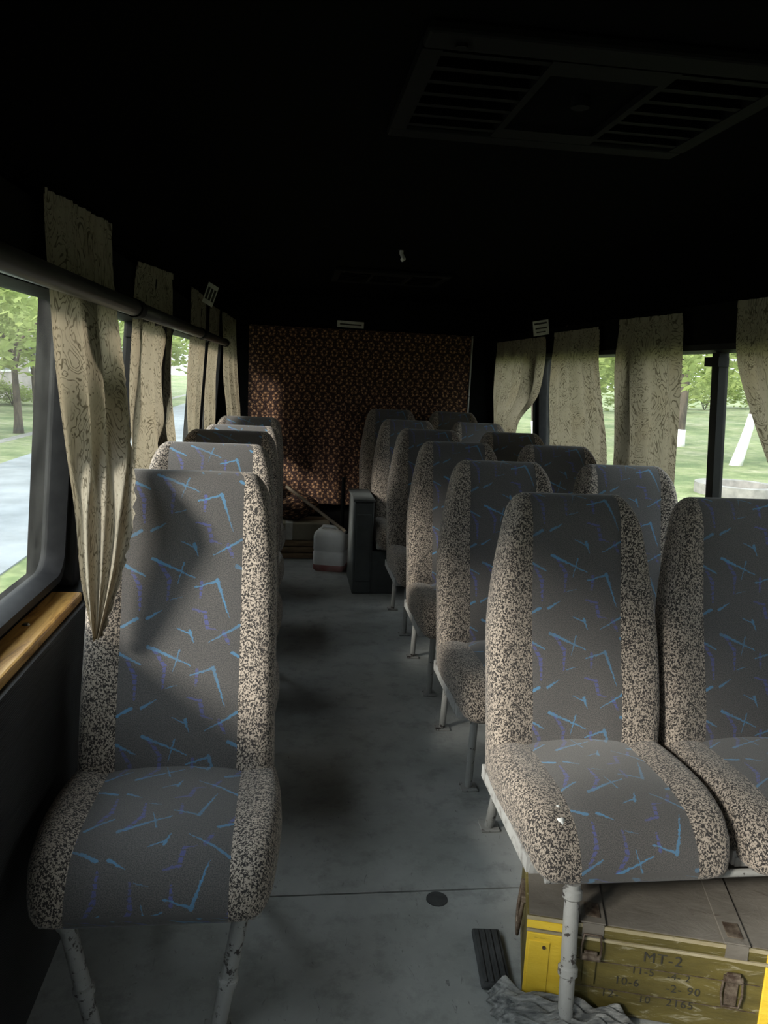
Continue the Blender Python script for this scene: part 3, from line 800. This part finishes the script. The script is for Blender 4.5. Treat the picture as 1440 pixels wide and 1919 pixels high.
# jerrycan
def canister():
    t = thing('canister', 'white plastic canister with reddish bottom standing at the aisle end', 'canister', (.292, 5.16, 0), radians(-14))
    def ring(hx, hy, z, r=.03, n=4):
        pts = []
        for cx, cy, a0 in ((hx-r, hy-r, 0), (-hx+r, hy-r, 90), (-hx+r, -hy+r, 180), (hx-r, -hy+r, 270)):
            for k in range(n+1):
                a = radians(a0+90*k/n); pts.append((cx+r*cos(a), cy+r*sin(a), z))
        return pts
    def loft(specs, name, mt, parent):
        m = MB(); loops = [ring(*s) for s in specs]; n = len(loops[0])
        for l in loops: m.v.extend(l)
        for i in range(len(loops)-1):
            for j in range(n): m.f.append((i*n+j, i*n+(j+1) % n, (i+1)*n+(j+1) % n, (i+1)*n+j)); m.uv.append(None)
        m.f.append(tuple(range(n))); m.uv.append(None); m.f.append(tuple((len(loops)-1)*n+n-1-j for j in range(n))); m.uv.append(None)
        return m.build(name, mt, parent, True, 50)
    loft([(.098, .078, .0), (.108, .086, .012), (.109, .087, .045)], 'bottom', 'red_plastic', t)
    loft([(.109, .087, .045), (.109, .087, .13), (.106, .084, .135), (.106, .084, .142), (.109, .087, .147), (.109, .087, .235), (.103, .081, .262), (.088, .066, .277), (.06, .045, .28)], 'body', 'plastic_can', t)
    h = MB().tube([(-.07, 0, .268), (-.055, 0, .298), (.03, 0, .298), (.045, 0, .272)], .011, 8); h.build('handle', 'plastic_can', t, True, 50)
    MB().tube([(.072, 0, .262), (.072, 0, .292)], .02, 14).build('cap', 'red_plastic', t, True, 40)
    return t
canister()

# ------------------------------------------------------------------ the crate under the first double seat
def crate():
    L, D, H = .565, .34, .215
    ang = math.atan2(-.275, .962)
    t = thing('ammunition_crate', 'olive wooden crate with yellow corners and black stencil lettering under the front double seat', 'crate', (.536, 1.425, 0), ang)
    zl = .188
    MB().box(0, L, 0, D, .004, zl-.002, bev=.003).build('body', 'olive_paint', t)
    lid = MB().box(-.004, L+.004, -.005, D+.004, zl, H, bev=.004).build('lid', 'olive_paint', t)
    MB().box(.001, L-.001, .001, D-.002, H-.001, H+.003).build('lid_board', 'lid_paint', lid)
    MB().box(-.004, L+.004, -.0065, -.004, H-.006, H+.002).build('lid_edge', 'lid_edge', lid)
    MB().box(-.002, L+.002, -.0035, .001, zl-.010, zl-.004).build('rim', 'lid_edge', t)
    # front boards: narrow joints between planks
    for zz in (.064, .128): MB().box(.085, L-.085, -.0012, .001, zz, zz+.0016).build('board_joint', 'rusty_metal', t)
    for (a, b_) in ((-.001, .078), (L-.078, L+.001)):
        y = MB().box(a, b_, -.004, .002, .006, zl-.012, bev=.0015).build('corner_panel', 'yellow_paint', t)
        tag(y, 'bright yellow painted corner')
        MB().box(a-.002, b_, -.0072, -.003, zl+.002, H-.007).build('corner_panel', 'yellow_paint', lid)
        e0 = a+.006 if a < .1 else a+.028
        MB().box(e0, e0+.044, -.0062, -.003, .018, zl-.030, bev=.001).build('corner_plate', 'yellow_paint', y)
        MB().tube([(e0+.032, -.006, zl-.042), (e0+.032, -.0085, zl-.042)], .004, 10).build('rivet', 'rusty_metal', y, True, 40)
    # straps over the lid and latches
    for lx in (.135, .425):
        s = MB(); s.box(lx-.026, lx+.026, -.0055, D+.004, H+.003, H+.0075, bev=.0015)
        sp = s.build('hinge_strap', 'lid_paint', lid)
        MB().box(lx-.016, lx+.016, .012, .058, H+.0075, H+.0095, bev=.001).build('strap_plate', 'rusty_metal', sp)
        MB().box(lx-.022, lx+.022, -.0078, -.004, zl+.001, H+.006).build('strap_turn', 'lid_paint', sp)
        la = MB().box(lx-.013, lx+.013, -.006, .0, .075, .150, bev=.0012).build('latch', 'olive_paint' if lx < .3 else 'rusty_metal', t)
        up = lx < .3
        z0, z1 = (.135, .196) if up else (.078, .138)
        MB().tube([(lx-.019, -.009, z0), (lx-.021, -.010, (z0+z1)/2), (lx-.017, -.010, z1), (lx+.017, -.010, z1), (lx+.021, -.010, (z0+z1)/2), (lx+.019, -.009, z0)] if up else
                  [(lx-.019, -.009, z1), (lx-.021, -.010, (z0+z1)/2), (lx-.017, -.010, z0), (lx+.017, -.010, z0), (lx+.021, -.010, (z0+z1)/2), (lx+.019, -.009, z1)], .0026, 8).build('latch_loop', 'rusty_metal', la, True, 60)
        zc = .142
        MB().tube([(lx-.018, -.009, zc), (lx+.018, -.009, zc)], .0075, 10).build('latch_roller', 'rusty_metal', la, True, 40)
        MB().box(lx-.014, lx+.014, -.012, -.005, zc+.004, zc+.014, bev=.002).build('latch_hook', 'rusty_metal', la)
    # left end carrying handle: hanging wire loop and hook
    hd = MB().tube([(-.008, .10, .17), (-.013, .10, .11), (-.014, .115, .075), (-.014, .155, .075), (-.013, .17, .11), (-.008, .17, .17)], .0045, 8).build('end_handle', 'rusty_metal', t, True, 60)
    MB().box(-.012, .0, .10, .17, .165, .182, bev=.002).build('handle_plate', 'rusty_metal', hd)
    # stencilled letters
    for (txt, x, z, size) in (('MT-2', .243, .146, .034), ('11-5', .222, .114, .024), ('-4- 2', .296, .113, .022), ('10-6', .190, .083, .026), ('-2- 90', .296, .083, .026), ('12-', .165, .048, .026), ('10', .243, .047, .024), ('2165', .300, .049, .026)):
        cu = bpy.data.curves.new('stencil', 'FONT'); cu.body = txt; cu.size = 1.0; cu.resolution_u = 3; cu.space_character = 1.12
        tmp = bpy.data.objects.new('stencil_tmp', cu); C.objects.link(tmp)
        dg = bpy.context.evaluated_depsgraph_get(); dg.update()
        me = bpy.data.meshes.new_from_object(tmp.evaluated_get(dg)); bpy.data.objects.remove(tmp)
        for v in me.vertices: v.co = Vector((x+v.co.x*size, -.0016, z+v.co.y*size))
        me.materials.clear(); me.materials.append(M['ink'])
        o = bpy.data.objects.new('stencil_lettering', me); C.objects.link(o); o.parent = t
    return t
crate()

# rag and rubber mat by the crate
rows = []
for i in range(37):
    t = i/36; row = []
    for k in range(57):
        s = k/56
        x = .462+.30*s
        back = 1.425-.286*(x-.536)-.017 if x > .52 else 1.425-.286*(x-.536)-.017+.02*(.52-x)/.06
        wid = .085+.03*sin(4*s+.6)
        y = back-wid*t+.008*sin(26*s+5*t)*t
        edge = min(1, min(s, 1-s)*10, (1-t)*6)
        z = .004+edge*((.042-.02*s)*(1-t)**1.3+.012*(.5+.5*sin(30*t+4*sin(5*s)))+.006*sin(23*s+9*t)+.004*sin(55*t+17*s))
        row.append((x+.006*sin(20*t+4*s), y, max(.003, z)))
    rows.append(row)
rg = MB().grid(rows).build('rag', 'rag', None, True); tag(rg, 'crumpled grey rag on the floor in front of the olive crate', 'rag')
sol = rg.modifiers.new('thickness', 'SOLIDIFY'); sol.thickness = .003; sol.offset = 1
mt = thing('rubber_mat', 'narrow dark grey rubber mat strip on the floor beside the yellow crate corner', 'mat', (.497, 1.545, 0), radians(-6))
MB().box(-.034, .034, -.09, .09, .001, .016, bev=.005).build('mat_body', 'mat_rubber', mt)
for k in range(4): MB().box(-.026+.015*k, -.020+.015*k, -.082, .082, .016, .019).build('mat_rib', 'mat_rubber', mt)

# ------------------------------------------------------------------ ceiling vents, stickers, small fittings
def vent(x0, x1, y0, y1, label):
    t = thing('roof_vent', label, 'vent', ((x0+x1)/2, (y0+y1)/2, CEIL), group='roof vents'); hx, hy = (x1-x0)/2, (y1-y0)/2
    m = MB()
    m.box(-hx, hx, -hy, -hy+.07, -.022, -.001, bev=.006); m.box(-hx, hx, hy-.06, hy, -.022, -.001, bev=.006)
    m.box(-hx, -hx+.035, -hy+.07, hy-.06, -.022, -.001); m.box(hx-.035, hx, -hy+.07, hy-.06, -.022, -.001)
    m.box(-.10, .10, -hy+.07, -hy+.13, -.022, -.001); m.box(-.10, .10, hy-.12, hy-.06, -.022, -.001)
    m.box(-.115, -.10, -hy+.07, hy-.06, -.022, -.001); m.box(.10, .115, -hy+.07, hy-.06, -.022, -.001)
    m.build('vent_frame', 'ceiling_trim', t)
    n = 7
    for sg in (-1, 1):
        for k in range(n):
            yy = -hy+.095+(2*hy-.18)*k/(n-1)
            s = MB()
            xa, xb = (-hx+.035, -.115) if sg < 0 else (.115, hx-.035)
            def tilt(x, y, z, yy=yy): return (x, yy+(y-yy)*.7+(z+.012)*.9, z)
            s.box(xa, xb, yy-.012, yy+.012, -.020, -.004, tilt).build('slat', 'ceiling_trim', t)
    MB().box(-.10, .10, -hy+.13, hy-.12, -.010, -.001, bev=.003).build('centre_plate', 'ceiling_cloth', t)
    MB().tube([(0, -.03, -.010), (0, -.03, -.03)], .018, 12).build('vent_knob', 'ceiling_trim', t, True, 40)
    MB().tube([(-hx+.06, -hy+.04, -.022), (-hx+.06, -hy+.04, -.028)], .011, 10).build('screw', 'ceiling_trim', t, True, 40)
vent(.20, .88, 1.30, 1.86, 'dark louvred roof vent in the ceiling above the front double seat')
vent(.22, .86, 4.30, 4.86, 'dark louvred roof vent in the ceiling close to the rear wall')
hk = MB().tube([(.476, 3.59, CEIL), (.476, 3.59, CEIL-.02), (.486, 3.57, CEIL-.045), (.476, 3.56, CEIL-.05)], .009, 8).build('ceiling_hook', 'sticker', None, True, 40)
tag(hk, 'small pale hook on the ceiling between the two roof vents', 'hook')
MB().tube([(.476, 3.59, CEIL-.006), (.476, 3.59, CEIL)], .016, 10).build('hook_base', 'ceiling_trim', hk, True, 40)

def sticker(label, loc, wx, hz, nrm_rot, tilt, lines):
    t = thing('sticker', label, 'sticker', loc); t.rotation_euler = (0, 0, 0)
    t.matrix_world = Matrix.Translation(loc) @ nrm_rot @ Matrix.Rotation(tilt, 4, 'Y')
    MB().box(-wx/2, wx/2, -.001, .001, -hz/2, hz/2).build('label_sheet', 'sticker', t)
    for (a, b_, z, h) in lines: MB().box(a*wx, b_*wx, -.0016, -.0009, z*hz-h*hz/2, z*hz+h*hz/2).build('print_line', 'ink', t)
sticker('narrow white label strip high on the rear wall above the hanging', (.435, YR-.004, 1.70), .205, .048, Matrix.Identity(4), radians(1.5), [(-.40, .42, -.02, .22)])
sticker('small white notice sheet above the right rear window', (1.515, 4.72, 1.665), .10, .09, Matrix.Rotation(radians(-38), 4, 'Z'), radians(-9),
        [(-.4, .4, .3, .12), (-.35, .4, -.02, .10), (-.3, .3, -.28, .08)])
sticker('small grey notice sheet high above the left rear window', (-.43, 4.2, 1.705), .065, .11, Matrix.Rotation(radians(40), 4, 'Z'), radians(22),
        [(-.4, -.2, 0, .6), (-.1, .1, 0, .6), (.2, .4, 0, .6)])
# red marker lamp buttons on the right wall above the windows
for (yy, zz, lb) in ((4.42, 1.655, 'tiny reddish button above the middle right curtain'), (5.28, 1.64, 'tiny grey button beside the notice above the right rear curtain')):
    m = MB().tube([(1.578, yy, zz), (1.568, yy, zz)], [.012, .009], 12)
    o = m.build('wall_button', 'red_plastic' if yy < 5 else 'sticker', None, True, 40); tag(o, lb, 'button')
    MB().tube([(1.583, yy, zz), (1.577, yy, zz)], .016, 12).build('button_ring', 'black_plastic', o, True, 40)

# ------------------------------------------------------------------ outdoors
GZ = -.75
rows = []
def gz(x, y):
    r = GZ
    if x > 6: r += .028*(x-6)+.05*sin(.5*x+.3*y)
    if x < -8: r += .03*(-8-x)
    return r
for i in range(61):
    row = []
    for k in range(61):
        x = -90+180*k/60; y = -60+180*i/60
        row.append((x, y, gz(x, y)))
    rows.append(row)
gr = struct(MB().grid(rows).build('ground', 'grass_ground', None, True), 'grass outside the bus windows')
pa = struct(MB().box(-5.6, -2.75, -40, 90, GZ-.05, GZ+.015).build('path', 'asphalt_pale'), 'pale paved path on the grass left of the bus')
struct(MB().box(-11.5, -6.9, -40, 90, GZ-.05, GZ+.012).build('plaza', 'concrete'), 'pale paved strip beyond the grass left of the bus')

def crown_mesh(name, seed, R, n, leaf, mtl):
    rd = random.Random(seed); m = MB()
    blobs = [(Vector((rd.gauss(0, .42)*R, rd.gauss(0, .42)*R, rd.uniform(-.45, .6)*R)), rd.uniform(.28, .5)*R) for _ in range(13)]
    for _ in range(n):
        c, r = rd.choice(blobs)
        d = Vector((rd.gauss(0, 1), rd.gauss(0, 1), rd.gauss(0, 1))).normalized()*r*(rd.random()**.4)
        p = c+d; s = leaf*rd.uniform(.6, 1.3)
        a = Vector((rd.gauss(0, 1), rd.gauss(0, 1), rd.gauss(0, .6))).normalized(); b_ = a.orthogonal().normalized()
        b_ = (b_*cos(rd.uniform(0, 6))+a.cross(b_)*sin(rd.uniform(0, 6))).normalized()
        k = len(m.v)
        m.v += [tuple(p-a*s), tuple(p+b_*s*.42), tuple(p+a*s), tuple(p-b_*s*.42)]; m.f.append((k, k+1, k+2, k+3)); m.uv.append(None)
    return m.mesh(name, mtl)
CR = [crown_mesh('crown', 11+i, 1.0, 1500, .075, 'leaf' if i != 2 else 'leaf_dark') for i in range(3)]
def tree(x, y, h, trunk_h, R, label, seed, white=0.0, lean=(0, 0), tr=.13, variant=0, group='trees outside the windows', crown=True):
    z = gz(x, y); rd = random.Random(seed)
    t = thing('tree', label, 'tree', (x, y, z), group=group)
    pts, rad = [], []
    for k in range(7):
        f = k/6; pts.append((lean[0]*f+.05*sin(3*f+seed), lean[1]*f+.05*cos(4*f+seed), trunk_h*f-.05*(k == 0))); rad.append(tr*(1-.5*f)*(1.25 if k == 0 else 1))
    MB().tube(pts, rad, 9).build('trunk', 'bark', t, True)
    if white:
        wp = []; wr = []
        for k in range(5):
            f = k/4*white/trunk_h; wp.append((lean[0]*f+.05*sin(3*f+seed), lean[1]*f+.05*cos(4*f+seed), trunk_h*f-.04*(k == 0))); wr.append(tr*(1-.5*f)*(1.08+.18*max(0, 1-f*6)))
        MB().tube(wp, wr, 9).build('whitewash_band', 'whitewash', t, True)
    top = Vector(pts[-1]); br = MB()
    for k in range(6):
        a = rd.uniform(0, 6.28); e = top+Vector((cos(a)*R*.7, sin(a)*R*.7, rd.uniform(.1, .7)*R)); s0 = Vector(pts[4]).lerp(top, rd.random())
        br.tube([s0, s0.lerp(e, .5)+Vector((0, 0, .1*R)), e], [tr*.4, tr*.25, tr*.08], 6)
    br.build('branches', 'bark', t, True)
    if crown:
        c = ob('crown', CR[variant], t, (top.x, top.y, top.z+.25*R)); c.scale = (R*1.15, R*1.15, R*.9); c.rotation_euler = (0, 0, rd.uniform(0, 6))
    return t
tree(11.6, 18.9, 5, 2.6, 1.75, 'leaning tree with bright whitewashed trunk base beside the concrete well ring', 1, white=1.35, lean=(.6, .1), tr=.135, variant=0)
tree(12.3, 23.6, 6, 3.2, 1.9, 'dark forked tree trunk seen beside the black sash bar', 2, white=.55, lean=(.25, 0), tr=.24, variant=1)
tree(7.4, 22.5, 6, 2.5, 1.9, 'tree with pale trunk base seen beside the scalloped right curtain', 3, white=.9, lean=(-.2, 0), tr=.16, variant=0)
rd = random.Random(5)
spots = [(17, 33.5, 2.4, 2.6), (10.5, 30, 2.2, 2.3), (22.5, 26.5, 2.5, 2.6), (5.5, 37, 2.4, 2.6), (26, 41, 2.6, 3.4), (15.5, 44, 2.6, 3.4), (8.0, 17.5, 2.7, 1.7), (18.5, 19, 2.4, 2.4)]
names = ['broad leafy tree far beyond the concrete well ring', 'leafy tree far behind the leaning whitewashed tree', 'leafy tree far to the side of the leaning whitewashed tree', 'leafy tree far behind the pale based tree',
         'tallest leafy tree on the far grass slope', 'wide leafy tree on the far grass slope', 'young leafy tree close to the concrete well ring', 'leafy tree beside the leaning whitewashed tree']
for i, (x, y, th, R) in enumerate(spots):
    tree(x, y, 5, th, R, names[i]+' outside', 20+i, white=.8 if i % 2 == 0 else 0, tr=.15, variant=i % 2, lean=(rd.uniform(-.3, .3), 0))
lspots = [(-6.3, 14.5, 2.4, 1.6), (-7.4, 22, 2.3, 2.4), (-9.4, 30, 2.5, 2.2), (-6.2, 37, 2.5, 2.4), (-6.3, 8.0, 2.6, 1.8), (-8.2, 47, 2.8, 3.2)]
lnames = ['young green tree nearest the path left of the bus', 'green tree beside the pale paved strip', 'wide green tree beyond the paved strip', 'green tree on the grass strip further along the path',
          'small green tree on the grass strip beside the path', 'far green tree at the end of the path']
for i, (x, y, th, R) in enumerate(lspots): tree(x, y, 5, th, R, lnames[i], 50+i, tr=.12, variant=i % 2, white=.0)
# hedge-like shrubs on the right slope and behind the left strip
def shrub(x, y, R, label, variant):
    t = thing('shrub', label, 'shrub', (x, y, gz(x, y)), group='shrubs outside the windows')
    m = MB()
    for k in range(4): a = k*1.6; m.tube([(0, 0, -.05), (cos(a)*R*.2, sin(a)*R*.2, R*.4), (cos(a)*R*.45, sin(a)*R*.45, R*.8)], [.03, .02, .008], 5)
    m.build('stems', 'bark', t, True)
    c = ob('foliage', CR[variant], t, (0, 0, R*.55)); c.scale = (R*1.3, R*1.3, R*.75); c.rotation_euler = (0, 0, x)
for i, (x, y, R) in enumerate([(22, 46, 2.2), (28, 50, 2.4), (16, 52, 2.0), (34, 52, 2.6), (9, 50, 2.0)]): shrub(x, y, R, 'low green shrub along the top of the far grass slope', i % 2)
for i, (x, y, R) in enumerate([(-11.2, 25, .8), (-11.2, 33, .95), (-11.2, 41, .85)]): shrub(x, y, R, ['smallest rounded shrub', 'largest rounded shrub', 'mid-sized rounded shrub'][i]+' at the foot of the pale building', i % 2)
# concrete well ring
wl = thing('well_ring', 'round concrete well ring with open top in the grass outside', 'well', (8.75, 14.0, gz(8.75, 14.0)))
m = MB(); ro, ri, hh, n = .82, .60, .16, 32
for (rr, zz) in ((ro, -.05), (ro, hh), (ri, hh), (ri, -.05)):
    for k in range(n): a = 2*pi*k/n; m.v.append((rr*cos(a), rr*sin(a), zz))
for i in range(3):
    for k in range(n): m.f.append((i*n+k, i*n+(k+1) % n, (i+1)*n+(k+1) % n, (i+1)*n+k)); m.uv.append(None)
m.build('ring', 'concrete', wl, True, 40)
m = MB(); m.tube([(0, 0, -.05), (0, 0, .03)], ri*.99, 32); m.build('well_cover', 'rusty_metal', wl, True, 40)
# pale building far left
bl = thing('building', 'long pale plastered building far beyond the left windows', 'building', (-16, 34, gz(-16, 34)))
MB().box(-3, 3, -22, 26, -.5, 4.2).build('wall', 'plaster', bl)
MB().box(-3.4, 3.4, -22.4, 26.4, 4.2, 4.6).build('roof', 'concrete', bl)
for k in range(12):
    f = MB().box(3.0, 3.05, -20+3.8*k, -18.4+3.8*k, 1.1, 2.7).build('window_frame', 'whitewash', bl)
    MB().box(3.04, 3.07, -19.9+3.8*k, -18.5+3.8*k, 1.2, 2.6).build('pane', 'asphalt_pale', f)
